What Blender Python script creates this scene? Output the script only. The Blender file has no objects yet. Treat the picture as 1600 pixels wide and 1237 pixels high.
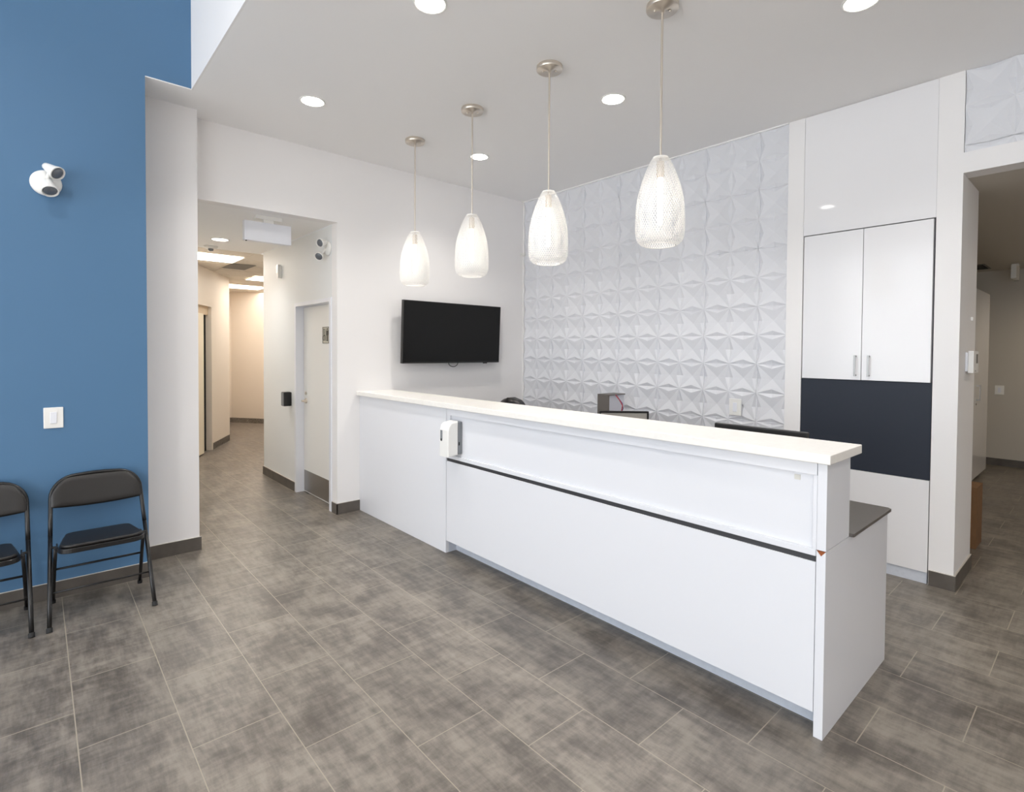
import bpy, bmesh, math, random
from math import sin, cos, pi, radians
from mathutils import Vector, Matrix
random.seed(7)
sc = bpy.context.scene
COL = sc.collection

# ------------------------------------------------------------------ materials
def srgb(r, g, b):
    f = lambda c: (c/12.92 if c <= .04045 else ((c+.055)/1.055)**2.4)
    return (f(r/255), f(g/255), f(b/255), 1)

def mat(name, col, rough=.5, metal=0., bump=0., bscale=60., var=0., vscale=4., spec=.5, coat=0., trans=0.):
    m = bpy.data.materials.new(name); m.use_nodes = True
    n, l = m.node_tree.nodes, m.node_tree.links
    p = n['Principled BSDF']
    p.inputs['Base Color'].default_value = col
    p.inputs['Roughness'].default_value = rough
    p.inputs['Metallic'].default_value = metal
    p.inputs['Specular IOR Level'].default_value = spec
    p.inputs['Coat Weight'].default_value = coat
    p.inputs['Coat Roughness'].default_value = .05
    p.inputs['Transmission Weight'].default_value = trans
    tc = n.new('ShaderNodeTexCoord')
    if bump > 0:
        t = n.new('ShaderNodeTexNoise'); t.inputs['Scale'].default_value = bscale; t.inputs['Detail'].default_value = 3
        b = n.new('ShaderNodeBump'); b.inputs['Strength'].default_value = bump; b.inputs['Distance'].default_value = .002
        l.new(tc.outputs['Object'], t.inputs['Vector']); l.new(t.outputs['Fac'], b.inputs['Height'])
        l.new(b.outputs['Normal'], p.inputs['Normal'])
    if var > 0:
        t = n.new('ShaderNodeTexNoise'); t.inputs['Scale'].default_value = vscale; t.inputs['Detail'].default_value = 4
        r = n.new('ShaderNodeValToRGB')
        k = 1-var
        r.color_ramp.elements[0].position = .3; r.color_ramp.elements[1].position = .7
        r.color_ramp.elements[0].color = (col[0]*k, col[1]*k, col[2]*k, 1)
        r.color_ramp.elements[1].color = (min(1, col[0]*(1+var)), min(1, col[1]*(1+var)), min(1, col[2]*(1+var)), 1)
        l.new(tc.outputs['Object'], t.inputs['Vector']); l.new(t.outputs['Fac'], r.inputs['Fac'])
        l.new(r.outputs['Color'], p.inputs['Base Color'])
    return m

def glow(name, col, strength):
    m = bpy.data.materials.new(name); m.use_nodes = True
    p = m.node_tree.nodes['Principled BSDF']
    p.inputs['Base Color'].default_value = (.9, .9, .9, 1)
    p.inputs['Emission Color'].default_value = (*col, 1)
    p.inputs['Emission Strength'].default_value = strength
    return m

def floor_mat():
    m = bpy.data.materials.new('floor_tile'); m.use_nodes = True
    n, l = m.node_tree.nodes, m.node_tree.links
    p = n['Principled BSDF']
    tc = n.new('ShaderNodeTexCoord')
    mp = n.new('ShaderNodeMapping'); mp.inputs['Location'].default_value = (-2.600, 2.438, 0)
    l.new(tc.outputs['Object'], mp.inputs['Vector'])
    br = n.new('ShaderNodeTexBrick')
    br.offset = .5; br.offset_frequency = 2; br.squash = 1
    br.inputs['Scale'].default_value = 1
    br.inputs['Brick Width'].default_value = .585
    br.inputs['Row Height'].default_value = .34
    br.inputs['Mortar Size'].default_value = .0023
    br.inputs['Mortar Smooth'].default_value = .2
    br.inputs['Bias'].default_value = 0
    br.inputs['Color1'].default_value = (.80, .80, .80, 1)
    br.inputs['Color2'].default_value = (1.08, 1.08, 1.08, 1)
    br.inputs['Mortar'].default_value = (1, 1, 1, 1)
    l.new(mp.outputs['Vector'], br.inputs['Vector'])
    def noise(scale, detail, sx, sy, rough=.6, dist=0.):
        q = n.new('ShaderNodeMapping'); q.inputs['Scale'].default_value = (sx, sy, 1)
        l.new(tc.outputs['Object'], q.inputs['Vector'])
        t = n.new('ShaderNodeTexNoise'); t.inputs['Scale'].default_value = scale
        t.inputs['Detail'].default_value = detail; t.inputs['Roughness'].default_value = rough
        t.inputs['Distortion'].default_value = dist
        l.new(q.outputs['Vector'], t.inputs['Vector']); return t
    n1 = noise(3.2, 6, 1, 1.4, .62, .4)       # cloudy concrete look
    n2 = noise(5, 6, 1, 4.5, .7, .2)             # brushed along the tile
    n3 = noise(5, 6, 4.5, 1, .7, .2)              # brushed across the tile
    def mth(op, a, b):
        x = n.new('ShaderNodeMath'); x.operation = op
        for i, v in enumerate((a, b)):
            if isinstance(v, (int, float)): x.inputs[i].default_value = v
            else: l.new(v, x.inputs[i])
        return x.outputs[0]
    s = mth('ADD', mth('MULTIPLY', n1.outputs['Fac'], .44), mth('ADD', mth('MULTIPLY', n2.outputs['Fac'], .31), mth('MULTIPLY', n3.outputs['Fac'], .25)))
    fr = n.new('ShaderNodeMapRange'); fr.interpolation_type = 'SMOOTHSTEP'
    fr.inputs['From Min'].default_value = .37; fr.inputs['From Max'].default_value = .64
    l.new(s, fr.inputs['Value'])
    rp = n.new('ShaderNodeMix'); rp.data_type = 'RGBA'
    rp.inputs['A'].default_value = srgb(84, 78, 72); rp.inputs['B'].default_value = srgb(141, 133, 123)
    l.new(fr.outputs['Result'], rp.inputs['Factor'])
    mx = n.new('ShaderNodeMix'); mx.data_type = 'RGBA'; mx.blend_type = 'MULTIPLY'; mx.inputs['Factor'].default_value = .7
    l.new(rp.outputs['Result'], mx.inputs['A']); l.new(br.outputs['Color'], mx.inputs['B'])
    g = n.new('ShaderNodeMix'); g.data_type = 'RGBA'
    l.new(br.outputs['Fac'], g.inputs['Factor'])
    l.new(mx.outputs['Result'], g.inputs['A']); g.inputs['B'].default_value = srgb(152, 143, 128)
    l.new(g.outputs['Result'], p.inputs['Base Color'])
    rr = n.new('ShaderNodeMapRange')
    rr.inputs['From Min'].default_value = .35; rr.inputs['From Max'].default_value = .65
    rr.inputs['To Min'].default_value = .295; rr.inputs['To Max'].default_value = .41
    l.new(n1.outputs['Fac'], rr.inputs['Value']); l.new(rr.outputs['Result'], p.inputs['Roughness'])
    h = mth('MULTIPLY', br.outputs['Fac'], -1.0)
    b = n.new('ShaderNodeBump'); b.inputs['Strength'].default_value = .12; b.inputs['Distance'].default_value = .002
    l.new(h, b.inputs['Height']); l.new(b.outputs['Normal'], p.inputs['Normal'])
    return m

M = dict(
    floor=floor_mat(),
    white=mat('white_wall_paint', srgb(240, 238, 237), .62, bump=.12, bscale=180),
    ceil=mat('ceiling_paint', srgb(246, 245, 244), .8, bump=.08, bscale=150),
    blue=mat('blue_wall_paint', srgb(79, 118, 154), .5, bump=.12, bscale=180),
    hall=mat('cream_wall_paint', srgb(228, 217, 203), .6, bump=.1, bscale=150),
    hallwhite=mat('hall_white_paint', srgb(232, 234, 234), .55, bump=.1, bscale=150),
    grey=mat('corridor_paint', srgb(196, 190, 180), .6, bump=.1, bscale=150),
    base=mat('grey_baseboard_tile', srgb(92, 86, 80), .45, var=.18, vscale=9),
    cove=mat('white_caulk', srgb(196, 190, 182), .6),
    relief=mat('relief_panel_white', srgb(222, 223, 227), .55),
    gloss=mat('gloss_white_laminate', srgb(238, 237, 238), .04, spec=.5),
    glossdoor=mat('gloss_white_door', srgb(238, 237, 238), .12),
    desk=mat('desk_white_laminate', srgb(228, 229, 233), .16),
    kick=mat('toe_kick_laminate', srgb(206, 211, 220), .3, var=.04, vscale=40),
    quartz=mat('white_quartz', srgb(243, 240, 234), .22, var=.02, vscale=30),
    strip=mat('dark_channel', srgb(58, 58, 61), .45),
    work=mat('dark_grey_worktop', srgb(92, 87, 83), .35, var=.06, vscale=60),
    workedge=mat('worktop_edge', srgb(42, 39, 38), .4),
    navy=mat('charcoal_navy_panel', srgb(45, 50, 60), .5, spec=.3),
    chip=mat('raw_chipboard', srgb(150, 84, 46), .9, var=.25, vscale=200),
    shadowgap=mat('dark_gap_edge', srgb(92, 92, 98), .6),
    nickel=mat('brushed_nickel', srgb(222, 213, 201), .36, 1., bump=.05, bscale=300),
    steel=mat('brushed_steel', srgb(168, 166, 163), .35, 1., bump=.05, bscale=200),
    blackpl=mat('black_plastic', srgb(28, 27, 26), .35),
    screen=mat('black_screen', srgb(17, 17, 16), .22, spec=.25),
    vinyl=mat('black_vinyl', srgb(25, 22, 20), .38, bump=.25, bscale=350),
    chairmet=mat('black_painted_steel', srgb(20, 19, 19), .3),
    rubber=mat('black_rubber', srgb(24, 24, 24), .7),
    wpl=mat('white_plastic', srgb(238, 237, 233), .35),
    wplb=mat('cool_white_plastic', srgb(232, 234, 240), .35),
    greypl=mat('grey_plastic', srgb(128, 132, 136), .45),
    lens=mat('lamp_lens', srgb(120, 124, 130), .15, .5, bump=.8, bscale=250),
    mesh=mat('white_wire_mesh', srgb(250, 248, 244), .5),
    porcelain=mat('socket_silver', srgb(205, 190, 172), .35, .7),
    card=mat('brown_cardboard', srgb(128, 94, 62), .85, var=.08, vscale=20),
    vent=mat('grey_vent', srgb(128, 124, 118), .6),
    dark=mat('dark_void', srgb(14, 14, 14), .9),
    teal=mat('teal_plastic', srgb(120, 158, 162), .35),
    towergrey=mat('dark_grey_case', srgb(104, 99, 94), .5),
    towerwhite=mat('light_grey_case', srgb(214, 216, 224), .45),
    wirered=mat('red_wire', srgb(190, 60, 60), .5),
    wireblue=mat('dark_wire', srgb(70, 66, 110), .5),
    scrgrey=mat('pale_screen', srgb(170, 166, 158), .25),
    cream=mat('cream_door', srgb(240, 230, 208), .35),
    tan=mat('tan_transom', srgb(218, 196, 166), .5),
    tbar=mat('ceiling_tile', srgb(222, 214, 202), .85, bump=.3, bscale=120),
    sign=mat('sign_beige', srgb(200, 195, 180), .4),
    signdark=mat('sign_dark', srgb(52, 46, 36), .5),
    hinge=mat('sticker_paper', srgb(214, 212, 204), .7),
    frame=mat('window_frame_grey', srgb(120, 122, 126), .4, .6),
    lamp=glow('downlight_glow', (1, .95, .88), 14),
    tube=glow('tube_glow', (1, .92, .80), 4.6),
    led=glow('led_panel_glow', (1, .93, .84), 5),
)

# ------------------------------------------------------------------ mesh helpers
class MB:
    def __init__(s): s.bm = bmesh.new()
    def merge(s, b, mtx=None):
        if mtx is not None: bmesh.ops.transform(b, matrix=mtx, verts=b.verts)
        vm = {v: s.bm.verts.new(v.co) for v in b.verts}
        for f in b.faces:
            try:
                g = s.bm.faces.new([vm[v] for v in f.verts]); g.smooth = f.smooth; g.material_index = f.material_index
            except ValueError: pass
        b.free(); return s
    def box(s, x0, x1, y0, y1, z0, z1, bev=0., seg=2, mtx=None):
        b = bmesh.new()
        bmesh.ops.create_cube(b, size=1)
        for v in b.verts:
            v.co = Vector(((x0+x1)/2+v.co.x*(x1-x0), (y0+y1)/2+v.co.y*(y1-y0), (z0+z1)/2+v.co.z*(z1-z0)))
        if bev > 0:
            bmesh.ops.bevel(b, geom=list(b.edges), offset=bev, segments=seg, profile=.5, affect='EDGES')
        return s.merge(b, mtx)
    def lathe(s, prof, n=32, axis=None, loc=(0, 0, 0), smooth=True, mtx=None):
        # prof: list of (r, z); r = 0 closes
        b = bmesh.new(); rings = []
        for r, z in prof:
            if r < 1e-6: rings.append([b.verts.new((0, 0, z))])
            else: rings.append([b.verts.new((r*cos(2*pi*i/n), r*sin(2*pi*i/n), z)) for i in range(n)])
        for a, c in zip(rings, rings[1:]):
            for i in range(n):
                j = (i+1) % n
                if len(a) == 1 and len(c) == 1: continue
                if len(a) == 1: f = b.faces.new([a[0], c[j], c[i]])
                elif len(c) == 1: f = b.faces.new([a[i], a[j], c[0]])
                else: f = b.faces.new([a[i], a[j], c[j], c[i]])
                f.smooth = smooth
        bmesh.ops.recalc_face_normals(b, faces=b.faces)
        m = Matrix.Translation(loc)
        if axis is not None: m = m @ Vector((0, 0, 1)).rotation_difference(Vector(axis)).to_matrix().to_4x4()
        if mtx is not None: m = mtx @ m
        return s.merge(b, m)
    def cyl(s, p0, p1, r, n=16, r1=None):
        p0, p1 = Vector(p0), Vector(p1); d = p1-p0
        return s.lathe([(0, 0), (r, 0), (r if r1 is None else r1, d.length), (0, d.length)], n, d, p0, smooth=False)
    def tube(s, pts, r, n=10, closed=False):
        pts = [Vector(p) for p in pts]; b = bmesh.new(); rings = []; ref = None
        N = len(pts)
        for i, p in enumerate(pts):
            if closed: t = pts[(i+1) % N]-pts[i-1]
            else: t = pts[min(i+1, N-1)]-pts[max(i-1, 0)]
            t.normalize()
            if ref is None: ref = t.orthogonal().normalized()
            ref = (ref-t*ref.dot(t)).normalized(); q = t.cross(ref)
            rings.append([b.verts.new(p+(ref*cos(2*pi*k/n)+q*sin(2*pi*k/n))*r) for k in range(n)])
        for a, c in zip(rings, rings[1:]+(rings[:1] if closed else [])):
            for k in range(n):
                f = b.faces.new([a[k], a[(k+1) % n], c[(k+1) % n], c[k]]); f.smooth = True
        if not closed:
            b.faces.new(rings[0][::-1]); b.faces.new(rings[-1])
        bmesh.ops.recalc_face_normals(b, faces=b.faces)
        return s.merge(b)
    def prism(s, poly, z0, z1, bev=0., mtx=None):
        b = bmesh.new()
        lo = [b.verts.new((x, y, z0)) for x, y in poly]; hi = [b.verts.new((x, y, z1)) for x, y in poly]
        b.faces.new(lo[::-1]); b.faces.new(hi)
        for i in range(len(poly)):
            j = (i+1) % len(poly); b.faces.new([lo[i], lo[j], hi[j], hi[i]])
        bmesh.ops.recalc_face_normals(b, faces=b.faces)
        if bev > 0:
            es = [e for e in b.edges if all(abs(v.co.z-z1) < 1e-6 for v in e.verts) or all(abs(v.co.z-z0) < 1e-6 for v in e.verts)]
            bmesh.ops.bevel(b, geom=es, offset=bev, segments=3, profile=.5, affect='EDGES')
        return s.merge(b, mtx)

def P3(o):                       # world position of an unrotated parent chain
    v = Vector((0, 0, 0))
    while o is not None: v += o.location; o = o.parent
    return v

def obj(name, mb, m, parent=None, origin=None):
    bm = mb.bm
    if parent is not None: origin = P3(parent)
    elif origin is None:
        xs = [v.co for v in bm.verts]
        origin = Vector(((min(c.x for c in xs)+max(c.x for c in xs))/2, (min(c.y for c in xs)+max(c.y for c in xs))/2, min(c.z for c in xs)))
    origin = Vector(origin)
    for v in bm.verts: v.co -= origin
    me = bpy.data.meshes.new(name); bm.to_mesh(me); bm.free()
    for mm in (m if isinstance(m, (list, tuple)) else [m]): me.materials.append(mm)
    o = bpy.data.objects.new(name, me); COL.objects.link(o)
    if parent is not None: o.parent = parent
    else: o.location = origin
    return o

def tag(o, label, cat, group=None):
    o['label'] = label; o['category'] = cat
    if group: o['group'] = group
    return o
def thing(name, label, cat, loc=(0, 0, 0), group=None):
    o = bpy.data.objects.new(name, None); COL.objects.link(o); o.location = loc; o.empty_display_size = .1
    return tag(o, label, cat, group)
def struct(name, mb, m, parent=None):
    o = obj(name, mb, m, parent, origin=(0, 0, 0))
    if parent is None: o['kind'] = 'structure'
    return o
def dup(o, parent=None):
    c = o.copy(); COL.objects.link(c)
    if parent is not None: c.parent = parent
    for ch in list(o.children): dup(ch, c)
    return c

# ------------------------------------------------------------------ key dimensions (metres)
H = 3.474           # ceiling over the desk
HT = 4.6            # high ceiling of the waiting side
HH = 2.825          # hall ceiling and opening head
YOP = -2.42         # hall right wall / edge of opening
XB = .5225          # blue wall
XP, YP = .178, -3.63  # white pillar
YF = -3.72          # ceiling drop edge
XE = 4.335          # end of cabinet wall
HR = 2.80           # right corridor head
YD = -2.19          # desk front
XD = 4.26           # desk end
ZC = 1.19           # counter top

# ------------------------------------------------------------------ setting
struct('floor', MB().box(-9.5, 9.2, -9.7, 6.2, -.1, 0), M['floor'])
struct('wall_back', MB().box(-.12, 0, YOP, .12, 0, H).box(-.12, 0, -4.3, YOP, HH, H), M['white'])
struct('wall_pillar', MB().box(-.12, XP, -4.3, YP, 0, H), M['white'])
struct('wall_alcove_stop', MB().box(-.12, XB-.14, -4.42, -4.3, 0, H+.006), M['white'])  # unseen piece added to stop daylight leaking in behind the blue wall
struct('wall_left', MB().box(XB-.14, XB, -9.7, -4.01, 0, HT).box(XB-.14, XB, -4.01, YF, H+.006, HT), M['blue'])
struct('ceiling', MB().box(-.12, 9.2, YF, .12, H, H+.1).box(-.12, XB-.14, -4.3, YF, H, H+.006).box(XB-.14, XB, -4.009, YF, H, H+.006), M['ceil'])
struct('ceiling_bulkhead', MB().box(XB, 9.2, YF-.012, YF, H, HT), M['white'])
struct('ceiling_upper', MB().box(XB-.14, 9.2, -9.7, YF, HT, HT+.1), M['ceil'])
# panelled wall, opening to the right corridor
struct('wall_right', MB().box(0, 3.216, .034, .14, 0, H).box(3.216, 3.340, 0, .14, 0, H).box(0, .02, 0, .034, 0, H), M['white'])
struct('wall_niche', MB().box(3.21, 4.19, .42, .52, 0, H), M['white'])
struct('wall_end', MB().box(4.196, XE, 0, .60, 0, H), M['white'])
struct('wall_header', MB().box(XE, 6.0, 0, .16, HR, 2.935).box(XE, 6.0, .034, .16, 2.935, H), M['white'])
struct('wall_east_end', MB().box(6.0, 9.05, 0, .16, 0, H), M['white'])
# relief cladding: 2 x 2 pyramid cells per half-metre panel, a real folded surface
def relief(x0, nx, z0, z1, xmax=None, back=.030, depth=.031, cell=.2466, ztop=H):
    b = bmesh.new()
    nz = int(math.ceil((z1-z0)/cell))
    def V(x, z, d):          # d = how far the facet stands out from the backing
        return b.verts.new((x, back-depth*d, z))
    g = .003
    for i in range(nx):
        for j in range(nz):
            xa, xb_ = x0+i*cell, x0+(i+1)*cell
            zb = ztop-j*cell; za = zb-cell
            if za < z0-.001: za = za
            # narrow flat margin on the outer edges of each panel of 2 x 2 cells
            if i % 2 == 0: xa += g
            else: xb_ -= g
            if j % 2 == 0: zb -= g*.5
            else: za += g*.5
            w, h = xb_-xa, zb-za
            q = lambda u, v, d: V(xa+u*w, za+v*h, d)
            k, kd, md, cd = .15, .62, .12, 1.0
            c = q(.5, .5, 0)
            c00, c10, c11, c01 = q(0, 0, cd), q(1, 0, cd), q(1, 1, cd), q(0, 1, cd)
            tb, tr, tt, tl = q(.5, k, kd), q(1-k, .5, kd), q(.5, 1-k, kd), q(k, .5, kd)
            mb_, mr, mt, ml = q(.5, 0, md), q(1, .5, md), q(.5, 1, md), q(0, .5, md)
            for A, B, T, m_ in ((c00, c10, tb, mb_), (c10, c11, tr, mr), (c11, c01, tt, mt), (c01, c00, tl, ml)):
                b.faces.new([c, A, T]); b.faces.new([c, T, B]); b.faces.new([T, A, m_]); b.faces.new([T, m_, B])
    if xmax: 
        bmesh.ops.bisect_plane(b, geom=list(b.verts)+list(b.edges)+list(b.faces), plane_co=(xmax, 0, 0), plane_no=(1, 0, 0), clear_outer=True)
    bmesh.ops.bisect_plane(b, geom=list(b.verts)+list(b.edges)+list(b.faces), plane_co=(0, 0, z0), plane_no=(0, 0, -1), clear_outer=True)
    bmesh.ops.recalc_face_normals(b, faces=b.faces)
    for f in b.faces:
        if f.normal.y > 0: f.normal_flip()
    m = MB(); m.bm.free(); m.bm = b
    return m
r1 = relief(.02, 13, .74, H, xmax=3.214)
r1.box(.02, 3.214, .0305, .033, .74, H)
for k in range(1, 7): r1.box(.02+k*.4932-.0045, .02+k*.4932+.0045, .0085, .0305, .74, H)
for k in range(1, 6): r1.box(.02, 3.214, .0125, .0305, H-k*.4932-.003, H-k*.4932+.003)
struct('trim_1', r1, M['relief'])
r2 = relief(XE, 7, 2.937, H)
r2.box(XE, XE+7*.2466, .0305, .033, 2.937, H)
struct('trim_2', r2, M['relief'])
struct('trim_3', MB().box(.021, 3.214, -.009, .029, H-.010, H), M['ceil'])

# front side of the room behind the camera: storefront windows
fw = MB().box(XB-.14, 9.2, -9.7, -9.55, 3.9, HT).box(XB-.14, 9.2, -9.7, -9.55, 0, .12)
for x in (XB-.14, 2.6, 4.75, 6.9, 9.05): fw.box(x, x+.15, -9.7, -9.55, .12, 3.9)
struct('wall_front', fw, M['white'])
for i, x in enumerate((XB+.01, 2.75, 4.9, 7.05)):
    w = {0: 2.6, 1: 4.75, 2: 6.9, 3: 9.05}[i]
    f = MB().box(x, x+.05, -9.66, -9.6, .12, 3.9).box(w-.05, w, -9.66, -9.6, .12, 3.9).box(x+.05, w-.05, -9.66, -9.6, .12, .18).box(x+.05, w-.05, -9.66, -9.6, 3.84, 3.9).box(x+.05, w-.05, -9.66, -9.6, 2.3, 2.36)
    struct('window_%d' % (i+1), f, M['frame'])
struct('wall_east', MB().box(9.05, 9.2, -9.55, .16, 0, HT), M['white'])

# hall beyond the opening
hw = MB().box(-2.25, -1.12, YOP, YOP+.13, 0, HH-.001).box(-1.12, -.121, YOP, YOP+.13, 2.115, HH-.001)
hw.box(-2.25, -2.12, YOP+.13, 1.6, 0, HH-.001)
struct('wall_hall_right', hw, M['hallwhite'])
struct('wall_hall_left', MB().box(-2.3, -.12, -3.9, -3.78, 0, HH-.001), M['hallwhite'])
struct('ceiling_hall', MB().box(-2.38, -.12, -3.9, YOP, HH, HH+.08), M['ceil'])
struct('ceiling_grid', MB().box(-9, -2.38, -4.2, 1.8, HH+.004, HH+.08), M['tbar'])
tb = MB()
for k in range(11): tb.box(-2.40-.61*k, -2.376-.61*k, -4.2, 1.8, HH-.002, HH+.006)
for k in range(5): tb.box(-9, -2.4, -3.70+1.22*k, -3.676+1.22*k, HH-.0015, HH+.006)
struct('trim_4', tb, M['tbar'])
def slabwall(mb, a, b_, th, z0, z1):   # wall strip from a to b, thickness to the left of the direction
    a, b_ = Vector((*a, 0)), Vector((*b_, 0)); d = (b_-a).normalized(); nn = Vector((-d.y, d.x, 0))*th
    mb.prism([(a.x, a.y), (b_.x, b_.y), (b_.x+nn.x, b_.y+nn.y), (a.x+nn.x, a.y+nn.y)], z0, z1)
    return mb
A0, A1 = Vector((-2.2, -3.78)), Vector((-5.32, -2.07))
ad = (A1-A0).normalized()
def on(t): return A0+ad*t
AL = (A1-A0).length
DT0, DT1 = 1.35, 2.66          # doorway along the angled wall
aw = MB()
slabwall(aw, on(0), on(DT0), .14, 0, HH+.05); slabwall(aw, on(DT1), on(AL), .14, 0, HH+.05); slabwall(aw, on(DT0), on(DT1), .14, 2.30, HH+.05)
struct('wall_hall_angle', aw, M['hall'])
fwl = MB()
slabwall(fwl, (-7.85, -1.42), (-5.2, .5), .12, 0, HH+.05)
slabwall(fwl, (-5.2, .5), (-2.1, 1.6), .12, 0, HH+.05)
slabwall(fwl, (-8.15, -1.95), (-7.85, -1.42), .12, 0, HH+.05)
slabwall(fwl, (-5.32, -2.07), (-8.15, -1.95), .12, 0, HH+.05)
struct('wall_hall_far', fwl, M['hall'])

# corridor on the right
struct('wall_corridor_back', MB().box(3.3, 6.12, 5.7, 5.82, 0, HR), M['grey'])
struct('wall_corridor_right', MB().box(6.0, 6.12, .16, 5.7, 0, HR), M['grey'])
struct('wall_corridor_left', MB().box(3.3, 3.415, .60, 5.7, 0, HR).box(3.415, 4.19, .522, .598, 0, HR), M['grey'])
struct('ceiling_corridor', MB().box(XE, 6.12, .16, 5.82, HR, HR+.08).box(3.3, XE, .60, 5.82, HR, HR+.08), M['grey'])

# baseboards with a pale sealant line on top
def baseboard(name, segs, h=.103, t=.012):
    m = MB(); c = MB()
    for (a, b_) in segs:
        slabwall(m, a, b_, -t, 0, h); slabwall(c, a, b_, -t*.8, h, h+.0025)
    o = struct(name, m, M['base']); struct('sealant_line', c, M['cove'], o)
baseboard('baseboard_left', [((XB, -4.01), (XB, -9.5))][::1] and [((XB, -9.5), (XB, -4.01))])
baseboard('baseboard_pillar', [((XP, -4.2), (XP, YP+.012))])
baseboard('baseboard_back', [((-.105, YOP), (.012, YOP)), ((0, YOP-.012), (0, YD-.001))])
baseboard('baseboard_hall', [((-2.262, YOP), (-1.12, YOP))])
baseboard('baseboard_angle', [((on(DT1+.0).x, on(DT1).y), (on(AL).x, on(AL).y))][::1] and [((on(AL).x, on(AL).y), (on(DT1).x, on(DT1).y))])
baseboard('baseboard_far', [((-5.2, .5), (-7.85, -1.42)), ((-7.85, -1.42), (-8.15, -1.95))])
baseboard('baseboard_right', [((4.2, 0), (XE+.012, 0)), ((XE, -.0), (XE, .60))])
baseboard('baseboard_corridor', [((3.42, 5.7), (6.0, 5.7))])

# ------------------------------------------------------------------ doors
d = MB().box(-1.12, -1.075, YOP-.012, YOP+.13, 0, 2.075).box(-.166, -.121, YOP-.012, YOP+.13, 0, 2.075).box(-1.12, -.121, YOP-.012, YOP+.13, 2.075, 2.115)
door1 = struct('door_1', d, M['wplb'])
struct('door_leaf', MB().box(-1.070, -.171, YOP+.075, YOP+.118, .006, 2.068), M['wpl'], door1)
struct('kick_plate', MB().box(-1.055, -.186, YOP+.071, YOP+.075, .02, .25, .001), M['steel'], door1)
hd = MB().lathe([(0, 0), (.030, 0), (.030, .008), (.012, .012), (.012, .05), (0, .05)], 20, (0, -1, 0), (-1.0, YOP+.075, 1.03))
hd.tube([(-1.0, YOP+.028, 1.03), (-.96, YOP+.025, 1.03), (-.90, YOP+.028, 1.028)], .010, 10)
hd.lathe([(0, 0), (.018, 0), (.018, .012), (0, .012)], 16, (0, -1, 0), (-1.0, YOP+.075, 1.115))
struct('door_handle', hd, M['nickel'], door1)
sg = MB().box(-.66, -.46, YOP+.069, YOP+.075, 1.70, 1.85, .001)
sign = struct('restroom_sign', MB().box(-.52, -.36, YOP+.069, YOP+.075, 1.665, 1.835, .001), M['sign'], door1)
pg = MB()
y0, y1 = YOP+.066, YOP+.069
pg.box(-.52, -.515, y0, y1, 1.665, 1.835).box(-.365, -.36, y0, y1, 1.665, 1.835).box(-.52, -.36, y0, y1, 1.83, 1.835).box(-.52, -.36, y0, y1, 1.665, 1.67)
RX = Matrix.Rotation(pi/2, 4, 'X')
def disc(mb, x, z, r):
    mb.lathe([(0, 0), (r, 0), (r, .003), (0, .003)], 14, (0, -1, 0), (x, y1, z), smooth=False)
disc(pg, -.400, 1.812, .010)                                 # standing figure
pg.box(-.414, -.386, y0, y1, 1.745, 1.798); pg.box(-.412, -.402, y0, y1, 1.688, 1.745); pg.box(-.398, -.388, y0, y1, 1.688, 1.745)
pg.box(-.420, -.416, y0, y1, 1.75, 1.796); pg.box(-.384, -.380, y0, y1, 1.75, 1.796)
pg.box(-.4415, -.4385, y0, y1, 1.69, 1.815)                  # divider
disc(pg, -.484, 1.808, .009)                                 # wheelchair figure
pg.box(-.489, -.479, y0, y1, 1.745, 1.796); pg.box(-.489, -.462, y0, y1, 1.742, 1.752); pg.box(-.468, -.460, y0, y1, 1.702, 1.752)
pg.tube([(-.482+.026*cos(a), y0+.0015, 1.722+.026*sin(a)) for a in [pi*.55+i*pi*1.25/12 for i in range(13)]], .0028, 6)
struct('pictogram', pg, M['signdark'], sign)

# cream door in the angled wall of the hall
nrm = Vector((-ad.y, ad.x))        # points into the wall
nrm = nrm if nrm.y < 0 else -nrm
def hp(t, off): q = on(t)+nrm*off; return (q.x, q.y)
def hbox(mb, t0, t1, o0, o1, z0, z1):
    mb.prism([hp(t0, o0), hp(t1, o0), hp(t1, o1), hp(t0, o1)], z0, z1); return mb
f = MB(); hbox(f, DT0, DT0+.05, -.01, .14, 0, 2.30); hbox(f, DT1-.05, DT1, .0, .14, 0, 2.30); hbox(f, DT0, DT1, .0, .14, 2.255, 2.30)
door2 = struct('door_2', f, M['hall'])
g = MB(); hbox(g, DT0+.05, DT1-.05, .05, .10, 2.13, 2.255); struct('transom_panel', g, M['tan'], door2)
g = MB(); hbox(g, DT0+.05, DT1-.40, .005, .05, .02, 2.13); struct('door_leaf', g, M['cream'], door2)
g = MB(); hbox(g, DT1-.22, DT1-.05, .085, .12, 0, 2.255); struct('dark_gap_strip', g, M['dark'], door2)  # black strip standing in for the unlit gap beside the leaf
g = MB(); hbox(g, DT0+.05, DT1-.05, .125, .14, 0, 2.255); struct('glass_side_panel', g, M['greypl'], door2)

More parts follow.
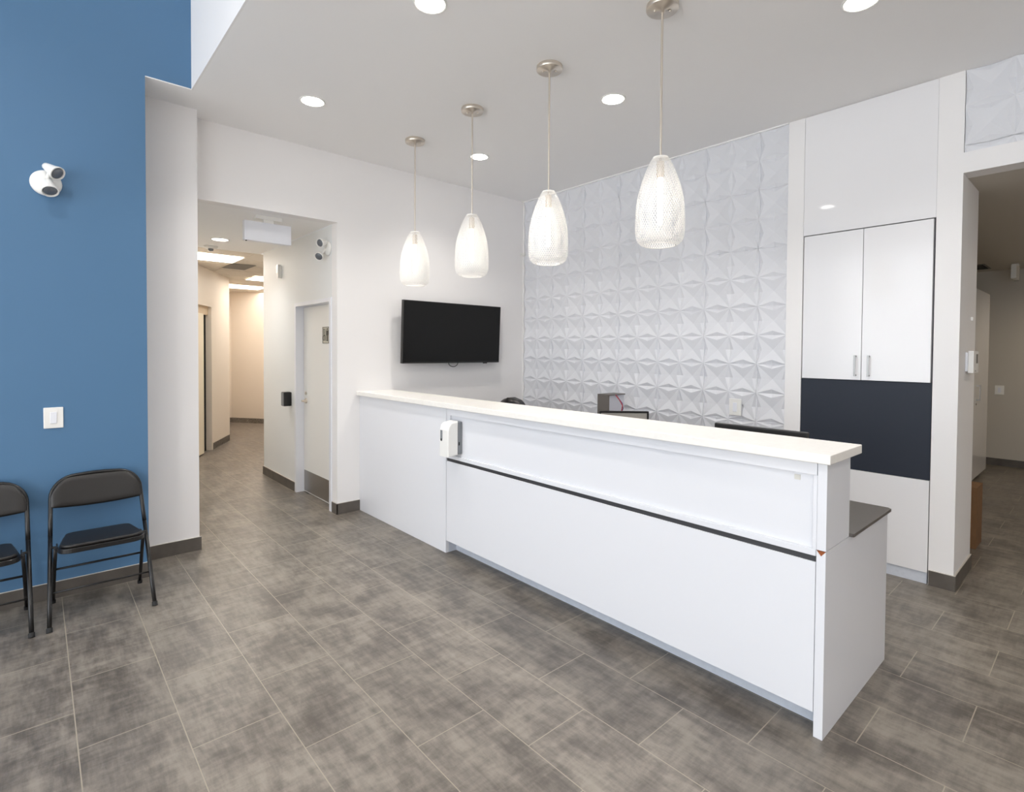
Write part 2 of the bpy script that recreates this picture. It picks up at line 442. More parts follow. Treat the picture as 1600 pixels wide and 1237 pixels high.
# ------------------------------------------------------------------ reception desk
desk = thing('reception_desk', 'long white laminate reception desk with dark inlay line and raised front', 'reception desk', (2.13, -1.75, 0))
B = .0012
obj('side_panel', MB().box(.003, 1.522, YD, YD+.03, 0, 1.149, B), M['desk'], desk)['label'] = 'plain floor-to-counter panel beside the wall'
obj('front_panel', MB().box(1.526, 4.221, YD+.002, YD+.028, .10, .732, B), M['desk'], desk)
obj('inlay_strip', MB().box(1.526, 4.221, YD+.008, YD+.03, .732, .757), M['strip'], desk)['label'] = 'dark grey inlay line'
obj('ledge', MB().box(1.526, 4.221, YD+.002, YD+.028, .757, .785, B), M['desk'], desk)
obj('upper_panel', MB().box(1.574, 4.205, YD+.020, YD+.036, .7849, 1.0945), M['desk'], desk)
fr = MB().box(1.526, 4.221, YD+.002, YD+.028, 1.094, 1.149, B).box(1.526, 1.572, YD+.002, YD+.028, .7852, 1.094, B).box(4.207, 4.223, YD+.002, YD+.028, .7852, 1.094, B)
obj('panel_frame', fr, M['desk'], desk)
obj('toe_kick', MB().box(1.522, 4.225, YD+.10, YD+.118, 0, .10).box(1.505, 1.523, YD+.028, YD+.118, 0, .10), M['kick'], desk)
# end panels, the lower one missing its broken top corner
lo = MB()
b = bmesh.new()
lo.box(4.224, XD, YD, -1.30, 0, .762, B)
lo.box(4.224, XD, YD+.012, -1.30, .762, .784)
lo.prism([(4.224, .762), (4.2245, .762), (4.2245, .784), (4.224, .784)], 0, .001, mtx=Matrix.Translation((0, YD, 0)) @ RX)
obj('end_panel', lo, M['desk'], desk)
cp = MB().prism([(4.224, .784), (4.259, .784), (4.2415, .762)], 0, .006, mtx=Matrix.Translation((0, YD+.009, 0)) @ RX)
obj('chipped_corner', cp, M['chip'], desk)['label'] = 'bare brown chipboard at a broken corner'
ft = MB().prism([(4.224, .762), (4.2415, .762), (4.224, .784)], 0, .0115, mtx=Matrix.Translation((0, YD+.0115, 0)) @ RX)
ft.prism([(4.2415, .762), (XD, .762), (XD, .784)], 0, .0115, mtx=Matrix.Translation((0, YD+.0115, 0)) @ RX)
obj('corner_filler', ft, M['desk'], desk)
obj('upper_end_panel', MB().box(4.224, XD, YD, -1.905, .786, 1.149, B), M['desk'], desk)
obj('upper_back_panel', MB().box(.003, 4.223, -1.93, -1.905, .80, 1.149), M['desk'], desk)
obj('modesty_panel', MB().box(.003, 4.223, -1.60, -1.58, .02, .784), M['desk'], desk)
obj('magnet_tab', MB().box(4.126, 4.150, YD+.017, YD+.0202, 1.060, 1.082), M['hinge'], desk)
ct = MB().box(.001, 4.282, YD-.035, -1.825, 1.150, ZC, .004, 3)
tag(obj('countertop', ct, M['quartz']), 'long white quartz counter slab on top of the reception desk', 'countertop')
wk = MB().prism([(.002, -1.904), (4.274, -1.904), (4.279, -1.90), (4.279, -1.315), (4.262, -1.297), (.002, -1.297)], .7845, .800, .002)
tag(obj('worktop', wk, M['work']), 'dark grey worktop at the lower back level of the reception desk', 'worktop')

# hand sanitizer dispenser on the desk front
ds = thing('sanitizer_dispenser', 'white wall-hung sanitizer dispenser on the reception desk front', 'dispenser', (1.66, YD, .80))
obj('back_plate', MB().box(1.612, 1.712, YD-.022, YD+.0195, .812, 1.058, .006), M['greypl'], ds)
cv = bmesh.new()
prof = [(-.118, .80), (-.118, 1.0), (-.108, 1.035), (-.085, 1.055), (-.024, 1.066), (-.024, .806)]
for s_, xx in ((0, 1.605), (1, 1.719)):
    pass
c = MB()
Mx = Matrix(((0, 0, 1, 0), (1, 0, 0, YD), (0, 1, 0, 0), (0, 0, 0, 1)))
c.prism(prof, 1.605, 1.719, .010, mtx=Mx)
for fc in c.bm.faces: fc.smooth = False
obj('cover', c, M['wpl'], ds)
wn = MB().prism([(1.632+.014*cos(a), .93+.016*sin(a)) for a in [pi+i*pi/10 for i in range(11)]]+[(1.646, .998), (1.618, .998)], 0, .002, mtx=Matrix.Translation((0, YD-.1175, 0)) @ RX)
obj('level_window', wn, M['greypl'], ds)
obj('window_slot', MB().box(1.624, 1.640, YD-.1205, YD-.1195, .918, .934), M['dark'], ds)
obj('lock', MB().box(1.7115, 1.7135, YD-.016, YD-.006, .88, .905), M['dark'], ds)

# ------------------------------------------------------------------ pendants
def diamond_shade(prof, nu=56, nv=40):
    b = bmesh.new()
    # resample profile by arc length
    L = [0]
    for a, c_ in zip(prof, prof[1:]): L.append(L[-1]+math.hypot(c_[0]-a[0], c_[1]-a[1]))
    def at(t):
        t = max(0, min(1, t))*L[-1]
        for i in range(len(prof)-1):
            if t <= L[i+1]+1e-9:
                k = (t-L[i])/(L[i+1]-L[i]); return (prof[i][0]+k*(prof[i+1][0]-prof[i][0]), prof[i][1]+k*(prof[i+1][1]-prof[i][1]))
        return prof[-1]
    def pt(u, v):
        r, z = at(v/nv); a = 2*pi*u/nu
        return Vector((r*cos(a), r*sin(a), z))
    kk = .72
    for v in range(-1, nv):
        for u in range(nu):
            cu, cvv = u+.5*(v % 2), v+1
            P = [(cu-.5, cvv), (cu, cvv-1), (cu+.5, cvv), (cu, cvv+1)]
            if cvv+1 > nv+.5 or cvv-1 < -.5: continue
            o4 = [b.verts.new(pt(*p)) for p in P]
            i4 = [b.verts.new(pt(cu+(p[0]-cu)*kk, cvv+(p[1]-cvv)*kk)) for p in P]
            for i in range(4):
                j = (i+1) % 4; b.faces.new([o4[i], o4[j], i4[j], i4[i]])
    bmesh.ops.remove_doubles(b, verts=b.verts, dist=1e-5)
    m = MB(); m.bm.free(); m.bm = b
    # rolled rims and a solid crown
    m.lathe([(.012, .487), (.040, .484), (.043, .478), (.040, .474), (.012, .478)], 40)
    r = prof[-1][0]
    m.tube([(r*cos(2*pi*i/48), r*sin(2*pi*i/48), prof[-1][1]) for i in range(48)], .0022, 6, True)
    return m
pend_prof = [(.0425, .480), (.052, .465), (.068, .434), (.086, .390), (.101, .346), (.114, .301), (.123, .258), (.1285, .214), (.131, .170), (.132, .126), (.1315, .085), (.128, .055), (.119, .030), (.103, .014), (.085, .008)]
pend = thing('pendant_lamp', 'x', 'pendant lamp', (0, 0, 0), 'mesh pendant lamps in a row above the desk')
ZS = 2.172                       # underside of the shades
cn = MB().lathe([(0, H), (.083, H), (.086, H-.004), (.086, H-.026), (.083, H-.030), (.012, H-.031), (.012, H-.045), (0, H-.045)], 40)
for s_ in (-1, 1): cn.lathe([(0, 0), (.006, 0), (.006, .008), (0, .010)], 12, (0, 0, -1), (s_*.042*.7, s_*.042*.7, H-.030))
obj('canopy', cn, M['nickel'], pend)
obj('rod', MB().cyl((0, 0, ZS+.47), (0, 0, H-.044), .0062, 12), M['nickel'], pend)
sm = diamond_shade(pend_prof)
for v in sm.bm.verts: v.co.z += ZS
obj('lamp_shade', sm, M['mesh'], pend)
obj('socket', MB().lathe([(0, ZS+.46), (.020, ZS+.46), (.021, ZS+.45), (.021, ZS+.385), (.017, ZS+.375), (0, ZS+.375)], 20), M['porcelain'], pend)
obj('bulb', MB().lathe([(0, ZS+.375), (.0155, ZS+.372), (.0155, ZS+.14), (.013, ZS+.125), (.007, ZS+.118), (0, ZS+.116)], 18), M['tube'], pend)
plab = ['white mesh pendant lamp hanging farthest along the row, nearest the hall opening',
        'white mesh pendant lamp hanging second from the hall end, above the television side',
        'white mesh pendant lamp hanging third from the hall end, before the relief wall corner',
        'white mesh pendant lamp hanging closest to the tall cabinet and desk end']
for i, x in enumerate((.82, 1.665, 2.505, 3.362)):
    p = pend if i == 0 else dup(pend)
    p.location = (x, -2.055, 0); p['label'] = plab[i]

# ------------------------------------------------------------------ recessed downlights
dl = thing('recessed_downlight', 'x', 'ceiling light', (0, 0, 0), 'round recessed ceiling lights over the desk area')
obj('trim_ring', MB().lathe([(.078, 0), (.094, 0), (.094, -.003), (.088, -.006), (.080, -.004), (.078, 0)], 40), M['wpl'], dl)
obj('lens', MB().lathe([(0, -.0025), (.0785, -.0025), (.0785, -.001), (0, -.001)], 40), M['lamp'], dl)
spots = [(.94, -3.015, H, 'round recessed ceiling light nearest the white pillar'),
         (.88, -1.38, H, 'round recessed ceiling light seen behind the second pendant rod'),
         (2.52, -2.985, H, 'round recessed ceiling light at the top edge above the desk middle, camera side'),
         (2.50, -1.38, H, 'round recessed ceiling light between the last two pendant rods'),
         (4.09, -1.30, H, 'round recessed ceiling light at the top edge above the tall cabinet side'),
         (-1.70, -3.04, HH, 'small round recessed ceiling light inside the hall beyond the exit sign')]
for i, (x, y, z, lb) in enumerate(spots):
    p = dl if i == 0 else dup(dl)
    p.location = (x, y, z); p['label'] = lb
    if i == 5: p['group'] = 'hall ceiling fittings'
def cover(name, x, y, z, lb, r=.035):
    tag(obj(name, MB().lathe([(0, z-.006), (r*.9, z-.006), (r, z-.002), (r, z), (0, z)], 28), M['wpl']), lb, 'sprinkler')
cover('sprinkler_cover', 1.397, -1.488, H, 'small round white sprinkler cover on the ceiling between pendants')
cover('sprinkler_cover', -1.28, -2.99, HH, 'small sprinkler cover on the hall ceiling before the downlight', .045)

# ------------------------------------------------------------------ television
TVX = .115
tv = thing('television', 'black wall-mounted flat television behind the reception desk', 'television', (0.0, -1.125, 1.46))
tilt = Matrix.Translation((TVX, 0, 1.462)) @ Matrix.Rotation(radians(2.5), 4, 'Y') @ Matrix.Translation((-TVX, 0, -1.462))
obj('casing', MB().box(TVX-.045, TVX-.001, -1.776, -.478, 1.462, 2.120, .003, mtx=tilt), M['blackpl'], tv)
obj('screen', MB().box(TVX-.001, TVX+.0005, -1.768, -.486, 1.480, 2.113, mtx=tilt), M['screen'], tv)
obj('wall_mount', MB().box(.001, .02, -1.35, -.9, 1.65, 1.95).box(.02, TVX-.03, -1.32, -1.28, 1.66, 1.94).box(.02, TVX-.03, -.97, -.93, 1.66, 1.94), M['blackpl'], tv)
cb = MB().tube([(TVX-.02, -1.125+.062*cos(a), 1.464+.044*sin(a)) for a in [pi+i*pi/14 for i in range(15)]], .004, 8)
obj('cable_loop', cb, M['blackpl'], tv)
obj('sensor', MB().box(TVX-.03, TVX-.005, -.70, -.655, 1.452, 1.463, .002), M['blackpl'], tv)

# ------------------------------------------------------------------ tall cabinet in the end wall
cab = thing('tall_cabinet', 'tall built-in white gloss cabinet with dark navy band', 'cabinet', (3.765, .2, 0))
X0, X1 = 3.342, 4.188
obj('carcass', MB().box(X0, X1, .03, .39, .077, 3.47).box(X0, X1, .032, .036, .002, .077), M['shadowgap'], cab)
obj('upper_filler', MB().box(X0+.001, X1+.0075, -.004, .03, 2.534, 3.472, .001), M['gloss'], cab)['label'] = 'plain gloss panel above the doors'
XM = 3.765
hn = MB()
for (a, b_, s_) in ((X0+.008, XM-.002, -1), (XM+.002, X1-.004, 1)):
    dr = obj('door', MB().box(a, b_, -.004, .03, 1.400, 2.526, .0012), M['glossdoor'], cab)
    hx = XM-.035 if s_ < 0 else XM+.052
    h = MB().box(hx-.006, hx+.006, -.040, -.032, 1.428, 1.585, .001).box(hx-.005, hx+.005, -.034, -.003, 1.430, 1.440).box(hx-.005, hx+.005, -.034, -.003, 1.573, 1.583)
    obj('handle', h, M['steel'], dr)
obj('navy_panel', MB().box(X0+.002, X1+.003, .004, .03, .722, 1.396), M['navy'], cab)['label'] = 'matte dark navy band'
obj('lower_panel', MB().box(X0+.001, X1+.003, -.004, .03, .080, .720, .0012), M['gloss'], cab)
obj('toe_kick', MB().box(X0, X1, .004, .03, 0, .078), M['kick'], cab)

# ------------------------------------------------------------------ wall fittings
def wallplate(name, label, cat, cx, cy, z0, z1, w, axis, rocker=True):
    t = thing(name, label, cat, (cx, cy, z0))
    def bx(mb, u0, u1, d0, d1, za, zb, bev=0):
        if axis == 'X': return mb.box(cx+d0, cx+d1, cy+u0, cy+u1, za, zb, bev)
        return mb.box(cx+u0, cx+u1, cy-d1, cy-d0, za, zb, bev)
    h = z1-z0; zm = (z0+z1)/2
    obj('plate', bx(MB(), -w/2, w/2, 0, .008, z0, z1, .003), M['wpl'], t)
    obj('rocker', bx(MB(), -w*.17, w*.17, .008, .013, zm-h*.27, zm+h*.27, .0015), M['wplb'], t)
    return t
wallplate('light_switch', 'square white light switch on the blue wall above the chairs', 'light switch', XB, -4.508, 1.090, 1.222, .096, 'X')
wallplate('power_outlet', 'white outlet plate on the relief wall above the desk monitor', 'outlet', 2.80, -.001, 1.045, 1.192, .108, 'Y')
wallplate('light_switch', 'small pale switch plate on the far wall of the right corridor', 'light switch', 3.925, 5.70, 1.02, 1.15, .10, 'Y')

def emergency(name, label, p, out, side, heads, r=.078):
    """round plate on a wall with two lamp heads; out = wall normal"""
    t = thing(name, label, 'emergency light', p)
    p = Vector(p); out = Vector(out)
    obj('mounting_plate', MB().lathe([(0, 0), (r, 0), (r, .012), (r*.9, .022), (r*.4, .03), (0, .03)], 36, out, p), M['wpl'], t)
    for (off, aim) in heads:
        q = p+Vector(off); a = Vector(aim).normalized()
        mb = MB().lathe([(0, -.045), (.020, -.043), (.026, -.02), (.034, .02), (.043, .048), (.044, .058), (.038, .058), (.036, .050), (0, .050)], 28, a, q)
        mb.tube([p+out*.025, q], .012, 10)
        hd_ = obj('lamp_head', mb, M['wpl'], t)
        obj('lens', MB().lathe([(0, .0505), (.0355, .0505), (.030, .056), (0, .058)], 24, a, q), M['lens'], hd_)
    return t
emergency('emergency_light', 'white twin-head emergency light high on the blue wall', (XB, -4.530, 2.632), (1, 0, 0), (0, 1, 0),
          [((.062, .012, -.022), (.55, .10, -.72)), ((.075, .022, .075), (.55, .50, -.45))])
emergency('emergency_light', 'white twin-head emergency light above the washroom door in the hall', (-.20, YOP, 2.60), (0, -1, 0), (1, 0, 0),
          [((.02, -.06, .05), (.3, -.6, -.2)), ((-.05, -.06, -.06), (.6, -.6, -.5))], .07)

ex = thing('exit_sign', 'blank white exit sign box hanging in the hall opening', 'exit sign', (-.25, -3.0, 2.52))
YS0, YS1 = -3.185, -2.775
obj('sign_box', MB().box(-.275, -.215, YS0, YS1, 2.585, 2.762, .003), M['wplb'], ex)
obj('sign_face', MB().box(-.215, -.212, YS0+.012, YS1-.012, 2.595, 2.752), M['wplb'], ex)
obj('ceiling_mount', MB().box(-.28, -.21, -3.09, -2.86, 2.79, HH, .003).box(-.265, -.225, -3.02, -2.93, 2.76, 2.79), M['wpl'], ex)
obj('test_button', MB().lathe([(0, 0), (.007, 0), (.007, .006), (0, .006)], 12, (0, 0, -1), (-.235, -3.165, 2.585)), M['dark'], ex)

sr = thing('hand_sensor_box', 'small grey and black box on the hall wall beside the washroom door', 'sensor', (-1.25, YOP, .95))
obj('casing', MB().box(-1.335, -1.245, YOP-.085, YOP-.006, .955, 1.115, .006), M['blackpl'], sr)
obj('mounting_plate', MB().box(-1.33, -1.25, YOP-.006, YOP, .96, 1.11), M['blackpl'], sr)
obj('front_face', MB().box(-1.328, -1.252, YOP-.089, YOP-.084, .962, 1.108, .002), M['greypl'], sr)
sn = thing('motion_detector', 'small white detector high on the hall wall past the washroom door', 'detector', (-1.62, YOP, 2.5))
obj('casing', MB().box(-1.66, -1.59, YOP-.035, YOP, 2.50, 2.60, .004), M['wpl'], sn)
obj('bracket', MB().box(-1.59, -1.56, YOP-.045, YOP, 2.44, 2.585, .003), M['wpl'], sn)
hs = thing('smoke_detector', 'small round detector with strobe on the hall ceiling', 'detector', (-2.22, -3.02, HH))
obj('base', MB().lathe([(0, HH), (.075, HH), (.075, HH-.012), (.055, HH-.03), (0, HH-.03)], 28, loc=(-2.22, -3.02, 0)), M['wpl'], hs)
obj('strobe', MB().lathe([(0, HH-.03), (.03, HH-.03), (.026, HH-.055), (0, HH-.06)], 20, loc=(-2.22, -3.02, 0)), M['lens'], hs)

led = thing('led_panel_light', 'x', 'ceiling light', (0, 0, 0), 'flat panel lights in the hall ceiling')
obj('panel_frame', MB().box(-.30, .30, -.60, -.585, -.008, 0).box(-.30, .30, .585, .60, -.008, 0).box(-.30, -.285, -.585, .585, -.008, 0).box(.285, .30, -.585, .585, -.008, 0), M['wpl'], led)
obj('diffuser', MB().box(-.285, .285, -.585, .585, -.005, -.001), M['led'], led)
for i, (x, y, lb) in enumerate(((-3.085, -3.09, 'glowing ceiling panel light nearest the front of the hall'),
                                (-4.93, -1.25, 'glowing ceiling panel light partly hidden at the right of the hall'),
                                (-6.52, -1.76, 'long glowing ceiling panel light at the far end of the hall'))):
    p = led if i == 0 else dup(led); p.location = (x, y, HH-.002); p['label'] = lb
vn = thing('air_vent', 'grey square ceiling vent beside the first hall panel light', 'vent', (-3.71, -2.33, HH))
vm = MB().box(-4.0, -3.42, -2.49, -2.17, HH-.004, HH)
obj('vent_frame', vm, M['vent'], vn)
vs = MB()
for k in range(9): vs.box(-3.97+.061*k, -3.935+.061*k, -2.47, -2.19, HH-.010, HH-.004)
obj('vent_grille', vs, M['vent'], vn)
hd2 = MB().box(-6.98, -6.90, -1.70, -1.62, 1.20, 1.36, .01)
q = Vector((-7.93, -1.56, 0))
wd = thing('hall_dispenser', 'small teal dispenser on the wall at the far end of the hall', 'dispenser', (-7.95, -1.58, 1.22))
obj('body', MB().box(-7.97, -7.84, -1.72, -1.58, 1.20, 1.36, .01), M['teal'], wd)
obj('dark_base', MB().box(-7.95, -7.85, -1.70, -1.60, 1.16, 1.20), M['dark'], wd)

# right-hand end wall and corridor
th = thing('thermostat', 'white thermostat on the end wall by the right corridor', 'thermostat', (XE, .33, 1.47))
obj('mounting_box', MB().box(XE, XE+.014, .225, .42, 1.478, 1.612, .003), M['wplb'], th)
obj('body', MB().box(XE+.014, XE+.045, .235, .43, 1.468, 1.622, .003), M['wpl'], th)
obj('display', MB().box(XE+.045, XE+.0465, .33, .40, 1.535, 1.600), M['vent'], th)
obj('button', MB().box(XE+.045, XE+.047, .29, .32, 1.478, 1.486, .001), M['greypl'], th)
hk = MB().box(XE, XE+.014, .40, .43, 1.84, 1.865, .002)
tag(obj('wall_clip', hk, M['wpl']), 'tiny white clip on the end wall above the thermostat', 'clip')
cc = thing('corridor_cabinet', 'pale glossy cabinet along the left side of the right corridor', 'cabinet', (3.66, 3.9, 0))
obj('carcass', MB().box(3.418, 3.88, 2.6, 4.85, .06, 2.40).box(3.42, 3.84, 2.6, 4.85, 0, .06), M['grey'], cc)
cd = obj('door', MB().box(3.88, 3.90, 3.55, 4.85, .07, 2.39, .002), M['gloss'], cc)
obj('handle', MB().box(3.93, 3.942, 3.97, 3.985, 1.03, 1.22).box(3.90, 3.935, 3.97, 3.985, 1.03, 1.045).box(3.90, 3.935, 3.97, 3.985, 1.205, 1.22), M['steel'], cd)
obj('keyhole', MB().lathe([(0, 0), (.012, 0), (.012, .004), (0, .004)], 12, (1, 0, 0), (3.90, 3.98, .985)), M['steel'], cd)
obj('door', MB().box(3.88, 3.90, 2.6, 3.545, .07, 2.39, .002), M['gloss'], cc)
bx = thing('cardboard_box', 'brown cardboard box on the floor behind the right wall end', 'box', (4.10, 1.38, 0))
obj('body', MB().box(3.86, 4.30, 1.12, 1.40, 0, .50, .003), M['card'], bx)
obj('flap', MB().box(3.86, 4.078, 1.12, 1.40, .50, .504).box(4.082, 4.30, 1.12, 1.40, .50, .504), M['card'], bx)
es = thing('corridor_exit_sign', 'small grey exit sign box hanging from the right corridor ceiling', 'exit sign', (4.15, 5.05, 2.6))
obj('sign_box', MB().box(4.085, 4.14, 4.98, 5.30, 2.60, 2.775, .003), M['wpl'], es)
obj('ceiling_mount', MB().box(4.08, 4.15, 5.08, 5.2, 2.775, HR), M['wpl'], es)
v2 = thing('corridor_vent', 'dark square vent in the right corridor ceiling', 'vent', (3.68, 5.1, HR))
obj('opening', MB().box(3.50, 3.82, 4.85, 5.36, HR-.003, HR), M['dark'], v2)
obj('vent_frame', MB().box(3.48, 3.50, 4.83, 5.38, HR-.006, HR).box(3.82, 3.84, 4.83, 5.38, HR-.006, HR).box(3.5, 3.82, 4.83, 4.85, HR-.006, HR).box(3.5, 3.82, 5.36, 5.38, HR-.006, HR), M['vent'], v2)
cover('sprinkler_cover', 4.13, 3.02, HR, 'small round sprinkler cover on the right corridor ceiling', .05)

# ------------------------------------------------------------------ behind the desk
def office_chair():
    t = thing('office_chair', 'black round-topped office chair pulled up behind the reception desk', 'chair', (.86, -1.02, 0))
    ox, oy = .86, -1.02
    # backrest: domed padded shell whose back faces the desk (sitter faces the desk, so backrest on +y side)
    b = bmesh.new()
    N, K = 40, 24; g = []
    for i in range(N+1):
        row = []
        for j in range(K+1):
            u = -1+2*i/N; v = j/K
            hw = .225*(1-.0*v)*(math.sqrt(max(0, 1-max(0, (v-.62)/.38)**2)) if v > .62 else 1)
            x = ox+u*hw; z = .60+.520*v; y = oy+.02+.05*v-.05*(1-u*u)+.04
            row.append((x, y, z))
        g.append(row)
    fr_ = [[b.verts.new((p[0], p[1]-.03, p[2])) for p in row] for row in g]
    bk = [[b.verts.new((p[0], p[1]+.03, p[2])) for p in row] for row in g]
    for i in range(N):
        for j in range(K):
            for (q_, fl) in ((fr_, False), (bk, True)):
                vs_ = [q_[i][j], q_[i+1][j], q_[i+1][j+1], q_[i][j+1]]
                f_ = b.faces.new(vs_[::-1] if fl else vs_); f_.smooth = True
    for i in range(N):
        for j in (0, K):
            b.faces.new([fr_[i][j], fr_[i+1][j], bk[i+1][j], bk[i][j]])
    for j in range(K):
        for i in (0, N):
            b.faces.new([fr_[i][j], fr_[i][j+1], bk[i][j+1], bk[i][j]])
    bmesh.ops.remove_doubles(b, verts=b.verts, dist=1e-4)
    bmesh.ops.recalc_face_normals(b, faces=b.faces)
    m = MB(); m.bm.free(); m.bm = b
    obj('backrest', m, M['vinyl'], t)
    obj('seat', MB().box(ox-.24, ox+.24, oy-.43, oy+.03, .43, .51, .03, 4), M['vinyl'], t)
    obj('back_support', MB().box(ox-.03, ox+.03, oy+.04, oy+.075, .42, .70).box(ox-.03, ox+.03, oy-.2, oy+.06, .40, .425), M['blackpl'], t)
    obj('gas_post', MB().cyl((ox, oy-.2, .10), (ox, oy-.2, .43), .028, 16), M['blackpl'], t)
    bs = MB(); cs = []
    for k in range(5):
        a = 2*pi*k/5+.3
        e = (ox+.29*cos(a), oy-.2+.29*sin(a), .075)
        bs.tube([(ox, oy-.2, .12), ((ox+e[0])/2, (oy-.2+e[1])/2, .10), e], .018, 8); cs.append(e)
    obj('star_base', bs, M['blackpl'], t)
    for e in cs:
        obj('caster', MB().cyl((e[0]-.02, e[1], .029), (e[0]+.02, e[1], .029), .029, 16).box(e[0]-.008, e[0]+.008, e[1]-.008, e[1]+.008, .03, .08), M['rubber'], t)
office_chair()
m2 = thing('computer_monitor', 'black monitor seen from behind above the counter near the desk end', 'monitor', (3.78, -1.66, .80))
obj('casing', MB().box(3.50, 4.00, -1.69, -1.655, .88, 1.196, .006), M['blackpl'], m2)
obj('screen', MB().box(3.512, 3.988, -1.655, -1.653, .895, 1.183), M['screen'], m2)
obj('stand', MB().box(3.75, 3.82, -1.70, -1.685, .81, 1.05, .003).box(3.66, 3.91, -1.78, -1.58, .80, .812, .004), M['blackpl'], m2)
# back counter along the relief wall, with a tower case and a second monitor
bc = thing('back_counter', 'low white counter against the relief wall behind the desk', 'counter', (1.7, -.3, 0))
obj('top', MB().box(.03, 3.19, -.60, -.012, .715, .74, .002), M['work'], bc)
obj('side_panel', MB().box(.03, .05, -.58, -.012, 0, .715), M['desk'], bc)
obj('side_panel', MB().box(3.17, 3.19, -.58, -.012, 0, .715), M['desk'], bc)
obj('side_panel', MB().box(1.60, 1.62, -.58, -.012, 0, .715), M['desk'], bc)
tw = thing('computer_tower', 'dark grey computer case with loose red wires standing before the relief wall', 'computer', (1.68, -.27, .74))
obj('front_panel', MB().box(1.565, 1.705, -.40, -.385, .741, 1.166, .002).box(1.565, 1.715, -.40, -.14, 1.166, 1.176, .002), M['towergrey'], tw)
obj('side_panel', MB().box(1.567, 1.702, -.385, -.145, .741, 1.166), M['towerwhite'], tw)
obj('red_wire', MB().tube([(1.715, -.30, 1.168), (1.765, -.30, 1.12), (1.80, -.30, 1.07), (1.79, -.30, 1.02), (1.82, -.30, .97), (1.80, -.28, .745)], .0045, 6), M['wirered'], tw)
obj('blue_wire', MB().tube([(1.715, -.29, 1.168), (1.79, -.29, 1.09), (1.80, -.29, 1.04), (1.77, -.29, .98), (1.79, -.28, .745)], .0045, 6), M['wireblue'], tw)
m1 = thing('computer_monitor', 'black framed monitor facing the counter beside the computer case', 'monitor', (0, 0, 0))
obj('casing', MB().box(-.235, .235, .002, .035, .06, .293, .006).box(-.235, .235, -.004, .003, .276, .293, .002).box(-.235, .235, -.004, .003, .06, .077, .002).box(-.235, -.218, -.004, .003, .077, .276).box(.218, .235, -.004, .003, .077, .276), M['blackpl'], m1)
obj('screen', MB().box(-.217, .217, 0, .002, .078, .275), M['scrgrey'], m1)
obj('stand', MB().box(-.03, .03, .03, .05, .01, .2).box(-.11, .11, -.06, .11, 0, .012, .003), M['blackpl'], m1)
m1.location = (1.91, -.42, .74); m1.rotation_euler = (0, 0, radians(47))

